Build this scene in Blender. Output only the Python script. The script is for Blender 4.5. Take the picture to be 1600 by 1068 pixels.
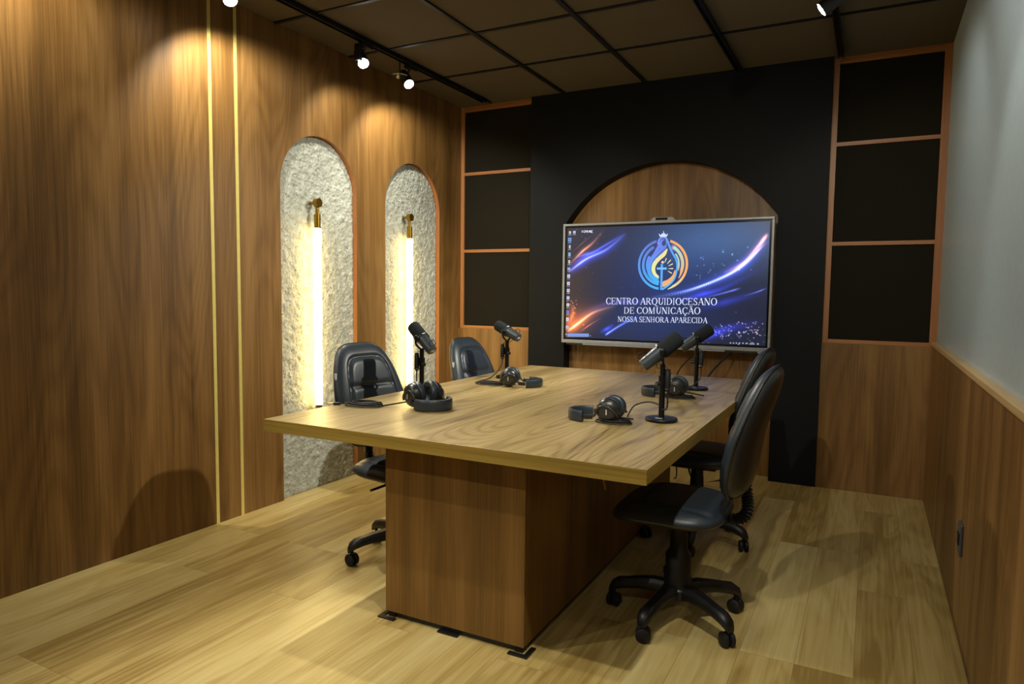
import bpy, bmesh, math, random
import numpy as np
from mathutils import Vector, Matrix, Euler
random.seed(7)
PI = math.pi
for o in list(bpy.data.objects): bpy.data.objects.remove(o)
scene = bpy.context.scene
COL = scene.collection

# ------------------------------------------------------------------ camera
Fv = Vector((-0.461884, 0.883963, -0.072605)); Rv = Vector((0.885850, 0.463826, 0.011640)); Uv = Vector((-0.043965, 0.058941, 0.997293))
cam = bpy.data.cameras.new('camera'); cam.sensor_width = 36; cam.lens = 1071.97 * 36 / 1600
cam.clip_start = 0.05
co = bpy.data.objects.new('camera', cam); COL.objects.link(co); scene.camera = co
m = Matrix((( Rv.x, Uv.x, -Fv.x, 0.0), (Rv.y, Uv.y, -Fv.y, 0.0), (Rv.z, Uv.z, -Fv.z, 1.2481), (0, 0, 0, 1)))
co.matrix_world = m
# ------------------------------------------------------------------ world, exposure
w = bpy.data.worlds.new('world'); scene.world = w; w.use_nodes = True
w.node_tree.nodes['Background'].inputs[0].default_value = (0.5, 0.6, 0.7, 1)
w.node_tree.nodes['Background'].inputs[1].default_value = 0.02
vs = scene.view_settings; vs.view_transform = 'Standard'; vs.look = 'None'; vs.exposure = 0.22; vs.gamma = 1.0; vs.use_curve_mapping = False

# spot lamps on the three ceiling tracks: position, aim, core power, spill power, colour
WARM = (1.0, 0.95, 0.82)
LAMPS = [
    # position, aim, core watts, spill watts, core cone angle
    ((-2.733, 3.285, 2.590), (-1.2, 2.3, 0.75), 60, 12, 54),
    ((-2.733, 3.738, 2.590), (-1.1, 3.0, 0.75), 60, 26, 54),
    ((-2.733, 2.330, 2.600), (-1.3, 1.5, 0.30), 72, 38, 56),
    ((-2.733, 1.350, 2.600), (-1.2, 1.2, 0.00), 72, 26, 56),
    ((-2.733, 0.250, 2.600), (-1.0, 1.2, 0.00), 64, 14, 56),
    ((-2.733, -0.900, 2.600), (-1.0, 1.5, 0.30), 50, 10, 56),
    ((-0.262, 3.540, 2.560), (-2.85, 3.45, 0.80), 210, 8, 66),
    ((-0.233, 2.450, 2.600), (0.36, 2.55, 1.20), 14, 12, 58),
    ((-0.233, 1.130, 2.600), (-0.9, 2.1, 0.30), 80, 8, 54),
    ((-0.842, 2.600, 2.600), (-2.15, 4.9, 1.25), 95, 4, 50),  # added unseen lamp, brightens the arch and the back wall
    ((-0.842, 0.500, 2.600), (-0.8, 4.3, 0.80), 85, 6, 60),
    ((-0.233, -0.900, 2.600), (-1.0, 1.5, 0.30), 24, 8, 58),
]
# ------------------------------------------------------------------ materials
def srgb(r, g, b):
    f = lambda c: (c/255/12.92) if c/255 <= .04045 else ((c/255+.055)/1.055)**2.4
    return (f(r), f(g), f(b), 1)
class NT:
    def __init__(s, name):
        s.m = bpy.data.materials.new(name); s.m.use_nodes = True; s.t = s.m.node_tree; s.n = s.t.nodes
        s.b = s.n['Principled BSDF']
    def new(s, typ, **kw):
        n = s.n.new(typ)
        for k, v in kw.items():
            if k.startswith('_'): setattr(n, k[1:], v)
            else: n.inputs[k].default_value = v
        return n
    def l(s, a, b): s.t.links.new(a, b)
    def math(s, op, a, b=None):
        n = s.n.new('ShaderNodeMath'); n.operation = op
        for i, v in enumerate((a, b)):
            if v is None: continue
            if hasattr(v, 'is_linked') or hasattr(v, 'links'): s.l(v, n.inputs[i])
            else: n.inputs[i].default_value = v
        return n.outputs[0]
    def ramp(s, fac, stops):
        n = s.n.new('ShaderNodeValToRGB'); e = n.color_ramp.elements
        while len(e) < len(stops): e.new(.5)
        for i, (p_, c) in enumerate(stops): e[i].position = p_; e[i].color = c
        s.l(fac, n.inputs[0]); return n.outputs[0]
    def bump(s, h, strength=.2, dist=.002):
        n = s.n.new('ShaderNodeBump'); n.inputs['Strength'].default_value = strength; n.inputs['Distance'].default_value = dist
        s.l(h, n.inputs['Height']); s.l(n.outputs[0], s.b.inputs['Normal'])
def plain(name, col, rough=.5, metal=0, bump=None, spec=.5, coat=0):
    t = NT(name); t.b.inputs['Roughness'].default_value = rough; t.b.inputs['Metallic'].default_value = metal
    t.b.inputs['Specular IOR Level'].default_value = spec; t.b.inputs['Coat Weight'].default_value = coat
    tc = t.new('ShaderNodeTexCoord'); no = t.new('ShaderNodeTexNoise', Scale=(bump[0] if bump else 30), Detail=4.0)
    t.l(tc.outputs['Object'], no.inputs['Vector'])
    c1 = tuple(c*.96 for c in col[:3])+(1,); c2 = tuple(min(1, c*1.04) for c in col[:3])+(1,)
    t.l(t.ramp(no.outputs[0], [(.3, c1), (.7, c2)]), t.b.inputs['Base Color'])
    if bump: t.bump(no.outputs[0], bump[1], bump[2])
    return t.m
def emit(name, col, s):
    t = NT(name); t.b.inputs['Base Color'].default_value = col; t.b.inputs['Emission Color'].default_value = col
    t.b.inputs['Emission Strength'].default_value = s; return t.m
def wood(name, dark, mid, light, axis='Z', rough=.42, seed=0, scale=1.0, spec=.4, figure=.5, wide_w=.75, power=1.6, freq=95):
    """straight grained veneer with cathedral figure; axis = grain direction"""
    t = NT(name); tc = t.new('ShaderNodeTexCoord'); sep = t.new('ShaderNodeSeparateXYZ'); t.l(tc.outputs['Object'], sep.inputs[0])
    X, Y, Z = sep.outputs
    if axis == 'Z': across = t.math('ADD', X, Y); deep = t.math('SUBTRACT', X, Y); along = Z
    elif axis == 'Y': across = t.math('ADD', X, t.math('MULTIPLY', Z, 1.0)); deep = Z; along = Y
    else: across = t.math('ADD', Y, Z); deep = t.math('SUBTRACT', Y, Z); along = X
    def vec(sa, sl, sd=0.0, off=0.0):
        c = t.new('ShaderNodeCombineXYZ')
        t.l(t.math('ADD', t.math('MULTIPLY', across, sa), off + seed * 3.7), c.inputs[0]); t.l(t.math('MULTIPLY', along, sl), c.inputs[1])
        t.l(t.math('MULTIPLY', deep, sd), c.inputs[2]); return c.outputs[0]
    fine = t.new('ShaderNodeTexNoise', Scale=1.0, Detail=5.0, Roughness=.65); t.l(vec(150*scale, 2.2*scale, 2), fine.inputs['Vector'])
    wide = t.new('ShaderNodeTexNoise', Scale=1.0, Detail=3.0, Roughness=.5); t.l(vec(9*scale, .35*scale, 1, 9.1), wide.inputs['Vector'])
    fig = t.new('ShaderNodeTexNoise', Scale=1.0, Detail=1.5, Roughness=.4, Distortion=.25); t.l(vec(3.2*scale, .55*scale, .5, 4.4), fig.inputs['Vector'])
    rings = t.math('SINE', t.math('MULTIPLY', fig.outputs[0], float(freq)))
    rings = t.math('POWER', t.math('MULTIPLY', t.math('ADD', rings, 1.0), .5), power)
    v = t.math('ADD', t.math('MULTIPLY', fine.outputs[0], .55), t.math('MULTIPLY', wide.outputs[0], wide_w))
    v = t.math('ADD', v, (.75-wide_w)*.5)
    v = t.math('ADD', v, t.math('MULTIPLY', rings, -.13*figure*2))
    t.l(t.ramp(v, [(.36, dark), (.58, mid), (.80, light)]), t.b.inputs['Base Color'])
    t.b.inputs['Roughness'].default_value = rough; t.b.inputs['Specular IOR Level'].default_value = spec
    t.bump(fine.outputs[0], .12, .0006)
    return t.m
M = {}
M['wood'] = wood('walnut_veneer', srgb(84, 58, 25), srgb(120, 86, 42), srgb(150, 112, 62), 'Z', figure=.28, rough=.42, spec=.45)
M['wood2'] = wood('walnut_veneer_base', srgb(84, 60, 24), srgb(112, 80, 35), srgb(134, 98, 48), 'Z', seed=3, figure=.25)
M['woodx'] = wood('walnut_edge_horizontal', srgb(132, 84, 44), srgb(160, 106, 60), srgb(178, 124, 74), 'X', seed=5, figure=.05)
M['wooded'] = wood('walnut_edge_band', srgb(132, 84, 44), srgb(158, 102, 58), srgb(174, 120, 72), 'Z', seed=8, figure=.05)
M['table'] = wood('oak_laminate_top', srgb(80, 64, 34), srgb(148, 126, 80), srgb(180, 158, 108), 'Y', rough=.34, seed=11, scale=1.15, spec=.5, figure=.42, wide_w=.55, power=2.6, freq=125)
M['tedge'] = wood('oak_laminate_edge', srgb(112, 90, 36), srgb(142, 116, 50), srgb(166, 140, 68), 'X', rough=.4, seed=13, figure=.1)
M['tedgey'] = wood('oak_laminate_side_edge', srgb(112, 90, 36), srgb(142, 116, 50), srgb(166, 140, 68), 'Y', rough=.4, seed=14, figure=.1)
M['ledge'] = wood('lit_ledge', srgb(160, 128, 80), srgb(190, 158, 108), srgb(210, 180, 130), 'Y', rough=.35, seed=2, figure=.1)  # light falling on the ledge is put into this paler wood
M['black'] = plain('matt_black_panel', srgb(22, 24, 25), .58, spec=.14)
M['foam'] = plain('dark_acoustic_cloth', srgb(35, 32, 25), .95, bump=(400, .5, .001), spec=.1)
M['ceil'] = plain('ceiling_tile_grey', srgb(94, 85, 70), .95, bump=(120, .5, .002), spec=.1)
M['bar'] = plain('black_grid_metal', srgb(14, 14, 14), .5)
M['white'] = plain('off_white_paint', srgb(182, 200, 210), .34, spec=.5)
M['rear'] = plain('dark_taupe_paint', srgb(110, 100, 84), .8)
M['gold'] = plain('brushed_gold', srgb(246, 228, 132), .32, metal=.35)
M['brass'] = plain('satin_brass', srgb(150, 118, 44), .3, metal=.9)
M['leather'] = plain('black_leatherette', srgb(36, 45, 53), .40, bump=(260, .25, .0006), spec=.55)
M['plastic'] = plain('black_plastic', srgb(20, 20, 21), .42, spec=.5)
M['shellp'] = plain('black_shell_plastic', srgb(30, 30, 30), .32, spec=.6)
M['rubber'] = plain('black_rubber', srgb(14, 14, 15), .6)
M['steel'] = plain('black_steel', srgb(18, 18, 19), .35, metal=.4)
M['chrome'] = plain('chrome', srgb(190, 190, 190), .2, metal=1)
M['micgrey'] = plain('mic_dark_grey_enamel', srgb(52, 60, 64), .36, spec=.5, coat=.2)
M['micfoam'] = plain('mic_foam', srgb(40, 44, 46), .95, bump=(900, .6, .0008), spec=.1)
M['badge'] = plain('grey_badge_print', srgb(190, 195, 200), .5)
M['tvframe'] = plain('silver_grey_bezel', srgb(150, 154, 158), .35, metal=.3)
M['glassblk'] = plain('black_screen_border', srgb(8, 8, 9), .2)
M['tube'] = emit('warm_light_tube', (1.0, .72, .27, 1), 13.0)
M['lens'] = emit('spot_lens', (.86, .93, 1.0, 1), 30.0)
M['label'] = plain('white_cloth_label', srgb(225, 225, 220), .7)
M['outlet'] = plain('grey_outlet_plastic', srgb(70, 70, 74), .35)
M['gold_plug'] = plain('gold_plug', srgb(212, 180, 90), .25, metal=.9)
# stone plaster
def stone():
    t = NT('rough_stone_plaster'); tc = t.new('ShaderNodeTexCoord')
    v = t.new('ShaderNodeTexVoronoi', Scale=48.0); n = t.new('ShaderNodeTexNoise', Scale=26.0, Detail=6.0, Roughness=.65); n2 = t.new('ShaderNodeTexNoise', Scale=120.0, Detail=3.0)
    for k in (v, n, n2): t.l(tc.outputs['Object'], k.inputs['Vector'])
    sp = t.new('ShaderNodeTexNoise', Scale=75.0, Detail=1.0); t.l(tc.outputs['Object'], sp.inputs['Vector'])
    speck = t.ramp(sp.outputs[0], [(.0, (.40, .38, .30, 1)), (.295, (.40, .38, .30, 1)), (.33, (1, 1, 1, 1))])
    base = t.n.new('ShaderNodeMix'); base.data_type = 'RGBA'; base.blend_type = 'MULTIPLY'; base.inputs[0].default_value = 1.0; t.l(speck, base.inputs[7])
    t.l(t.ramp(n.outputs[0], [(.30, srgb(150, 150, 134)), (.38, srgb(176, 178, 164)), (.7, srgb(204, 208, 196))]), base.inputs[6]); t.l(base.outputs[2], t.b.inputs['Base Color'])
    h = t.math('ADD', t.math('MULTIPLY', n.outputs[0], 1.0), t.math('MULTIPLY', v.outputs['Distance'], .35))
    t.bump(h, 1.0, .016); t.b.inputs['Roughness'].default_value = .85; t.b.inputs['Specular IOR Level'].default_value = .25
    return t.m
M['stone'] = stone()
def floor_mat():
    t = NT('vinyl_oak_planks'); tc = t.new('ShaderNodeTexCoord'); sep = t.new('ShaderNodeSeparateXYZ'); t.l(tc.outputs['Object'], sep.inputs[0])
    c = t.new('ShaderNodeCombineXYZ'); t.l(sep.outputs[1], c.inputs[0]); t.l(sep.outputs[0], c.inputs[1])
    br = t.n.new('ShaderNodeTexBrick'); t.l(c.outputs[0], br.inputs['Vector'])
    br.offset = .37; br.offset_frequency = 3
    for k, v in (('Scale', 1.0), ('Mortar Size', .0009), ('Mortar Smooth', .1), ('Bias', 0.0), ('Brick Width', 1.22), ('Row Height', .18)): br.inputs[k].default_value = v
    br.inputs['Color1'].default_value = (0, 0, 0, 1); br.inputs['Color2'].default_value = (1, 1, 1, 1); br.inputs['Mortar'].default_value = (.1, .1, .1, 1)
    rnd = t.n.new('ShaderNodeRGBToBW'); t.l(br.outputs['Color'], rnd.inputs[0])
    def vec(sa, sl):
        q = t.new('ShaderNodeCombineXYZ'); t.l(t.math('MULTIPLY', sep.outputs[0], sa), q.inputs[0]); t.l(t.math('MULTIPLY', sep.outputs[1], sl), q.inputs[1])
        t.l(t.math('MULTIPLY', rnd.outputs[0], 37.0), q.inputs[2]); return q.outputs[0]
    fine = t.new('ShaderNodeTexNoise', Scale=1.0, Detail=5.0, Roughness=.6); t.l(vec(70, 1.6), fine.inputs['Vector'])
    fig = t.new('ShaderNodeTexNoise', Scale=1.0, Detail=2.0, Roughness=.5, Distortion=.4); t.l(vec(7, 1.1), fig.inputs['Vector'])
    rings = t.math('MULTIPLY', t.math('ADD', t.math('SINE', t.math('MULTIPLY', fig.outputs[0], 42.0)), 1.0), .5)
    v = t.math('ADD', t.math('MULTIPLY', fine.outputs[0], .42), t.math('MULTIPLY', fig.outputs[0], .42))
    v = t.math('ADD', v, t.math('MULTIPLY', rings, -.07))
    v = t.math('ADD', v, t.math('MULTIPLY', rnd.outputs[0], .20))
    col = t.ramp(v, [(.32, srgb(146, 120, 62)), (.5, srgb(184, 160, 98)), (.72, srgb(206, 188, 130))])
    mx = t.n.new('ShaderNodeMix'); mx.data_type = 'RGBA'; t.l(br.outputs['Fac'], mx.inputs[0]); t.l(col, mx.inputs[6]); mx.inputs[7].default_value = srgb(140, 114, 66)
    t.l(mx.outputs[2], t.b.inputs['Base Color'])
    t.b.inputs['Roughness'].default_value = .36; t.b.inputs['Specular IOR Level'].default_value = .45
    t.bump(fine.outputs[0], .15, .0006)
    return t.m
M['floor'] = floor_mat()
def attr_emit(name, s):
    t = NT(name); a = t.new('ShaderNodeAttribute', _attribute_name='Col')
    t.b.inputs['Base Color'].default_value = (.01, .01, .012, 1); t.b.inputs['Roughness'].default_value = .3
    t.l(a.outputs['Color'], t.b.inputs['Emission Color']); t.b.inputs['Emission Strength'].default_value = s; return t.m
M['screen'] = attr_emit('screen_picture', 1.0)

# ------------------------------------------------------------------ mesh helpers
def tag(o, label=None, cat=None, group=None, kind=None):
    if label: o['label'] = label
    if cat: o['category'] = cat
    if group: o['group'] = group
    if kind: o['kind'] = kind
    return o
def thing(name, loc, label, cat, rz=0.0, group=None, rot=None):
    o = bpy.data.objects.new(name, None); COL.objects.link(o); o.location = loc
    o.rotation_euler = rot if rot else (0, 0, rz); o.empty_display_size = .05
    return tag(o, label, cat, group)
def obj(name, bm, mat, parent=None, smooth=False, bevel=0, seg=2, loc=None, autos=None):
    me = bpy.data.meshes.new(name); bmesh.ops.recalc_face_normals(bm, faces=bm.faces); bm.to_mesh(me); bm.free()
    mats = mat if isinstance(mat, (list, tuple)) else [mat]
    for k in mats: me.materials.append(k)
    o = bpy.data.objects.new(name, me); COL.objects.link(o)
    if parent: o.parent = parent
    if loc: o.location = loc
    if smooth:
        for p_ in me.polygons: p_.use_smooth = True
        if autos: me.set_sharp_from_angle(angle=math.radians(autos))
    if bevel:
        b = o.modifiers.new('bevel', 'BEVEL'); b.width = bevel; b.segments = seg; b.limit_method = 'ANGLE'; b.angle_limit = math.radians(40)
    return o
def box(bm, a, b, mat=0):
    x0, y0, z0 = a; x1, y1, z1 = b
    vs_ = [bm.verts.new(c) for c in ((x0, y0, z0), (x1, y0, z0), (x1, y1, z0), (x0, y1, z0), (x0, y0, z1), (x1, y0, z1), (x1, y1, z1), (x0, y1, z1))]
    for f in ((0, 3, 2, 1), (4, 5, 6, 7), (0, 1, 5, 4), (1, 2, 6, 5), (2, 3, 7, 6), (3, 0, 4, 7)):
        bm.faces.new([vs_[i] for i in f]).material_index = mat
    return bm
def boxm(a, b): return box(bmesh.new(), a, b)
def frame_at(p, d, up=Vector((0, 0, 1))):
    d = Vector(d).normalized(); s = d.cross(up)
    if s.length < 1e-4: s = d.cross(Vector((1, 0, 0)))
    s.normalize(); u = s.cross(d).normalized(); return s, u
def lathe(bm, prof, origin=(0, 0, 0), axis=(0, 0, 1), n=32, mat=0):
    """prof: list of (radius, distance along axis)"""
    o = Vector(origin); a = Vector(axis).normalized(); s, u = frame_at(o, a)
    rings = []
    for r, h in prof:
        if r <= 1e-6: rings.append([bm.verts.new(o + a*h)])
        else: rings.append([bm.verts.new(o + a*h + (s*math.cos(2*PI*k/n) + u*math.sin(2*PI*k/n))*r) for k in range(n)])
    for A, B in zip(rings[:-1], rings[1:]):
        for k in range(n):
            k2 = (k+1) % n
            if len(A) == 1 and len(B) == 1: continue
            if len(A) == 1: f = bm.faces.new((A[0], B[k], B[k2]))
            elif len(B) == 1: f = bm.faces.new((A[k], A[k2], B[0]))
            else: f = bm.faces.new((A[k], A[k2], B[k2], B[k]))
            f.material_index = mat
    return bm
def catmull(pts, per=8, closed=False):
    P = [Vector(q) for q in pts]; n = len(P); out = []
    rng = range(n if closed else n-1)
    for i in rng:
        p0 = P[(i-1) % n] if closed or i > 0 else P[0]; p1 = P[i]; p2 = P[(i+1) % n]; p3 = P[(i+2) % n] if closed or i+2 < n else P[-1]
        for k in range(per):
            t = k/per; out.append(.5*((2*p1)+(-p0+p2)*t+(2*p0-5*p1+4*p2-p3)*t*t+(-p0+3*p1-3*p2+p3)*t**3))
    if not closed: out.append(P[-1])
    return out
def tube(bm, pts, r, n=10, closed=False, rfun=None, flat=1.0, cap=True):
    """sweep a circle along points; rfun(i, total) gives radius; flat scales the vertical half axis"""
    P = [Vector(q) for q in pts]; N = len(P); rings = []; prev = None
    for i in range(N):
        d = (P[(i+1) % N] - P[i-1]) if closed else (P[min(i+1, N-1)] - P[max(i-1, 0)])
        if d.length < 1e-9: d = Vector((0, 0, 1))
        d.normalize()
        if prev is None:
            s, u = frame_at(P[i], d)
        else:
            s = prev - d*prev.dot(d)
            if s.length < 1e-6: s, u = frame_at(P[i], d)
            s.normalize(); u = s.cross(d)
        prev = s
        rr = rfun(i, N) if rfun else r
        rings.append([bm.verts.new(P[i] + s*math.cos(2*PI*k/n)*rr + u*math.sin(2*PI*k/n)*rr*flat) for k in range(n)])
    lim = N if closed else N-1
    for i in range(lim):
        A, B = rings[i], rings[(i+1) % N]
        for k in range(n): bm.faces.new((A[k], A[(k+1) % n], B[(k+1) % n], B[k]))
    if not closed and cap:
        bm.faces.new(rings[0]); bm.faces.new(list(reversed(rings[-1])))
    return bm
def ribbon(bm, pts, halfw, halft, closed=False):
    """vertical strap: cross section 2*halft thick in plan and 2*halfw high"""
    P = [Vector(q) for q in pts]; N = len(P); rings = []
    for i in range(N):
        d = P[min(i+1, N-1)] - P[max(i-1, 0)]; d.z = 0; d.normalize(); s = Vector((d.y, -d.x, 0))
        hw = halfw(i, N) if callable(halfw) else halfw; ht = halft(i, N) if callable(halft) else halft
        sec = [(-ht, -hw*.7), (-ht*.6, -hw), (ht*.6, -hw), (ht, -hw*.7), (ht, hw*.7), (ht*.6, hw), (-ht*.6, hw), (-ht, hw*.7)]
        rings.append([bm.verts.new(P[i] + s*a + Vector((0, 0, b))) for a, b in sec])
    for i in range(N-1):
        for k in range(8): bm.faces.new((rings[i][k], rings[i][(k+1) % 8], rings[i+1][(k+1) % 8], rings[i+1][k]))
    bm.faces.new(rings[0]); bm.faces.new(list(reversed(rings[-1]))); return bm
def polar(nphi, radii, fn, bm=None):
    bm = bm or bmesh.new(); c = bm.verts.new(fn(0, 0)); prev = None
    for r in radii:
        ring = [bm.verts.new(fn(2*PI*k/nphi, r)) for k in range(nphi)]
        for k in range(nphi):
            if prev is None: bm.faces.new((c, ring[k], ring[(k+1) % nphi]))
            else: bm.faces.new((prev[k], ring[k], ring[(k+1) % nphi], prev[(k+1) % nphi]))
        prev = ring
    return bm, prev
def struct(name, bm, mat, **k):
    o = obj(name, bm, mat, **k); o['kind'] = 'structure'; return o

# ------------------------------------------------------------------ dimensions (metres)
XL, XR, XW, YB, YF, ZC, ZW = -3.036, 0.361, 0.331, 4.840, 4.874, 2.741, 0.978
YREAR = -3.6
# ------------------------------------------------------------------ the setting
struct('floor', boxm((XL-.15, YREAR-.1, -.1), (XR+.15, 5.15, 0)), M['floor'])
struct('wall_back', boxm((XL-.15, 4.99, 0), (XR+.15, 5.10, ZC+.1)), M['wood'])
struct('wall_rear', boxm((XL-.15, YREAR-.1, 0), (XR+.15, YREAR, ZC+.1)), M['rear'])
struct('wall_right', boxm((XR, YREAR, 0), (XR+.1, 4.99, ZC+.1)), M['white'])
struct('ceiling', boxm((XL-.15, YREAR-.1, ZC), (XR+.15, 5.15, ZC+.1)), M['ceil'])
# wainscot on the right, light on its top ledge put into the colour
struct('trim_1', boxm((XW, YREAR, 0), (XR, YB, ZW-.022)), M['wood'])
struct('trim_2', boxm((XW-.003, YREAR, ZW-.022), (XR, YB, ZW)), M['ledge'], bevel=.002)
# left wall: veneer skin with two arched openings over the stone backing
def left_wall():
    bm = bmesh.new(); x0, x1 = XL-.036, XL
    niches = [(2.915, 3.576, 2.180), (3.878, 4.556, 2.180)]
    def poly(pts, mat=0):
        bm.faces.new([bm.verts.new((XL, y, z)) for y, z in pts]).material_index = mat
    ys = YREAR
    for (a, b, top) in niches:
        poly([(ys, 0), (a, 0), (a, ZC), (ys, ZC)]); c = (a+b)/2; r = (b-a)/2; sp = top-r; N = 40
        for k in range(N):
            t0 = PI-PI*k/N; t1 = PI-PI*(k+1)/N
            q0 = (c+r*math.cos(t0), sp+r*math.sin(t0)); q1 = (c+r*math.cos(t1), sp+r*math.sin(t1))
            poly([q0, q1, (q1[0], ZC), (q0[0], ZC)])
            f = bm.faces.new([bm.verts.new(v_) for v_ in ((x1, *q0), (x1, *q1), (x0-.03, *q1), (x0-.03, *q0))]); f.material_index = 1
        for yy in (a, b):
            f = bm.faces.new([bm.verts.new(v_) for v_ in ((x1, yy, 0), (x1, yy, sp), (x0-.03, yy, sp), (x0-.03, yy, 0))]); f.material_index = 1
        ys = b
    poly([(ys, 0), (4.99, 0), (4.99, ZC), (ys, ZC)])
    bmesh.ops.remove_doubles(bm, verts=bm.verts, dist=1e-5)
    return bm
struct('wall_left', left_wall(), [M['wood'], M['wooded']])
struct('wall_left_core', boxm((XL-.2, YREAR, 0), (XL-.045, 4.99, ZC)), M['rear'])
# rough stone in each niche: a displaced sheet, thick and uneven
from mathutils import noise as mnoise
def stone_sheet(a, b, top):
    bm = bmesh.new(); r = (b-a)/2; c = (a+b)/2; sp = top-r; g = .007
    ny = int((b-a)/g); rows = int(top/g)+1; grid = {}
    for j in range(rows+1):
        z = min(top, j*g); h = r if z <= sp else math.sqrt(max(0, r*r-(z-sp)**2))
        for i in range(ny+1):
            y = c + (2*i/ny-1)*max(h, .001)
            n = mnoise.noise(Vector((y*22, z*22, 3)))*.5+mnoise.noise(Vector((y*55, z*55, 9)))*.35
            lump = mnoise.noise(Vector((y*7, z*7, 30)))*.5
            d = .010*n + .006*lump*n + .003*mnoise.noise(Vector((y*110, z*110, 5)))
            grid[i, j] = bm.verts.new((XL-.032+d, y, z))
    for j in range(rows):
        for i in range(ny):
            try: bm.faces.new((grid[i, j], grid[i+1, j], grid[i+1, j+1], grid[i, j+1]))
            except ValueError: pass
    edge = [e for e in bm.edges if e.is_boundary]
    ex = bmesh.ops.extrude_edge_only(bm, edges=edge)
    for v in ex['geom']:
        if isinstance(v, bmesh.types.BMVert): v.co.x = XL-.05
    return bm
for i, (a, b) in enumerate(((2.915, 3.576), (3.878, 4.556))):
    struct('wall_left_niche_%d' % (i+1), stone_sheet(a+.002, b-.002, 2.176), M['stone'], smooth=True)
# gold inlay strips
for yy, ww in ((2.451, 'thin gold strip set upright in the wood wall, farther from the niches'), (2.613, 'thin gold strip set upright in the wood wall, nearer the first niche')):
    o = obj('gold_strip', boxm((XL-.004, yy-.0095, .001), (XL+.0025, yy+.0095, ZC-.001)), M['gold']); tag(o, ww, 'wall strip', 'gold strips in the left wall')

# ceiling grid
def bar_y(x, w_, h_=.012): return boxm((x-w_/2, YREAR, ZC-h_), (x+w_/2, YB-.02, ZC+.002))
for k, x in enumerate([-2.733+.625*i for i in range(5)]):
    struct('trim_%d' % (k+3), bar_y(x, .026), M['bar'])
for k in range(13):
    y = 4.134-.62*k
    struct('trim_%d' % (k+8), boxm((XL, y-.011, ZC-.007), (XR, y+.011, ZC+.002)), M['bar'])
for x, y0, y1, lab in ((-2.733, YREAR+.2, 4.72, 'black lighting track on the ceiling beside the left wood wall'), (-0.842, YREAR+.2, 4.81, 'black lighting track running down the middle of the ceiling'), (-0.233, YREAR+.2, 4.80, 'black lighting track on the ceiling nearest the white wall')):
    bm = bmesh.new(); box(bm, (x-.017, y0, ZC-.032), (x-.012, y1, ZC-.010)); box(bm, (x+.012, y0, ZC-.032), (x+.017, y1, ZC-.010)); box(bm, (x-.017, y0, ZC-.014), (x+.017, y1, ZC-.006))
    tag(obj('lighting_track', bm, M['bar']), lab, 'track', 'lighting tracks on the ceiling')
# ------------------------------------------------------------------ back wall
XBL, XBR, AL, AR, AZ, AR_R = -2.3785, -0.276, -2.0748, -0.5672, 1.282, 0.897
def black_panel():
    """matt black portal with a segmental arch opening, 0.13 deep"""
    bm = bmesh.new(); y0, y1 = YB-.012, YB+.125; cx = (AL+AR)/2; hw = (AR-AL)/2
    sp = AZ+math.sqrt(AR_R**2-hw**2); N = 48; a0 = math.acos(hw/AR_R)
    arc = [(cx+AR_R*math.cos(PI-a0-(PI-2*a0)*k/N), AZ+AR_R*math.sin(PI-a0-(PI-2*a0)*k/N)) for k in range(N+1)]
    out = {}
    for y in (y0, y1):
        V = lambda x, z: bm.verts.new((x, y, z))
        bm.faces.new([V(*q) for q in ((XBL, 0), (AL, 0), (AL, sp), (XBL, sp))]); bm.faces.new([V(*q) for q in ((AR, 0), (XBR, 0), (XBR, sp), (AR, sp))])
        bm.faces.new([V(*q) for q in ((XBL, sp), (AL, sp), (AL, ZC-.001), (XBL, ZC-.001))]); bm.faces.new([V(*q) for q in ((AR, sp), (XBR, sp), (XBR, ZC-.001), (AR, ZC-.001))])
        for q0, q1 in zip(arc[:-1], arc[1:]): bm.faces.new([V(*q) for q in (q0, q1, (q1[0], ZC-.001), (q0[0], ZC-.001))])
    loop = [(AL, 0), (AL, sp)]+arc[1:-1]+[(AR, sp), (AR, 0), (XBR, 0), (XBR, sp), (XBR, ZC-.001)]
    loop += [(q[0], ZC-.001) for q in reversed(arc)]+[(XBL, ZC-.001), (XBL, sp), (XBL, 0)]
    for q0, q1 in zip(loop, loop[1:]+loop[:1]):
        bm.faces.new([bm.verts.new(c) for c in ((q0[0], y0, q0[1]), (q1[0], y0, q1[1]), (q1[0], y1, q1[1]), (q0[0], y1, q0[1]))])
    bmesh.ops.remove_doubles(bm, verts=bm.verts, dist=1e-5); return bm
tag(obj('arch_panel', black_panel(), M['black']), 'tall matt black wall panel with an arched opening around the screen', 'wall panel')
struct('wall_back_arch', boxm((AL-.05, YB+.10, 0), (AR+.05, 4.992, 2.25)), M['wood'])
# lower wood panels on either side
for n_, (xa, xb) in enumerate(((XL+.001, XBL), (XBR, XW))):
    struct('wall_back_panel_%d' % (n_+1), boxm((xa, YB, 0), (xb, 4.99, .945)), M['wood'])
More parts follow.
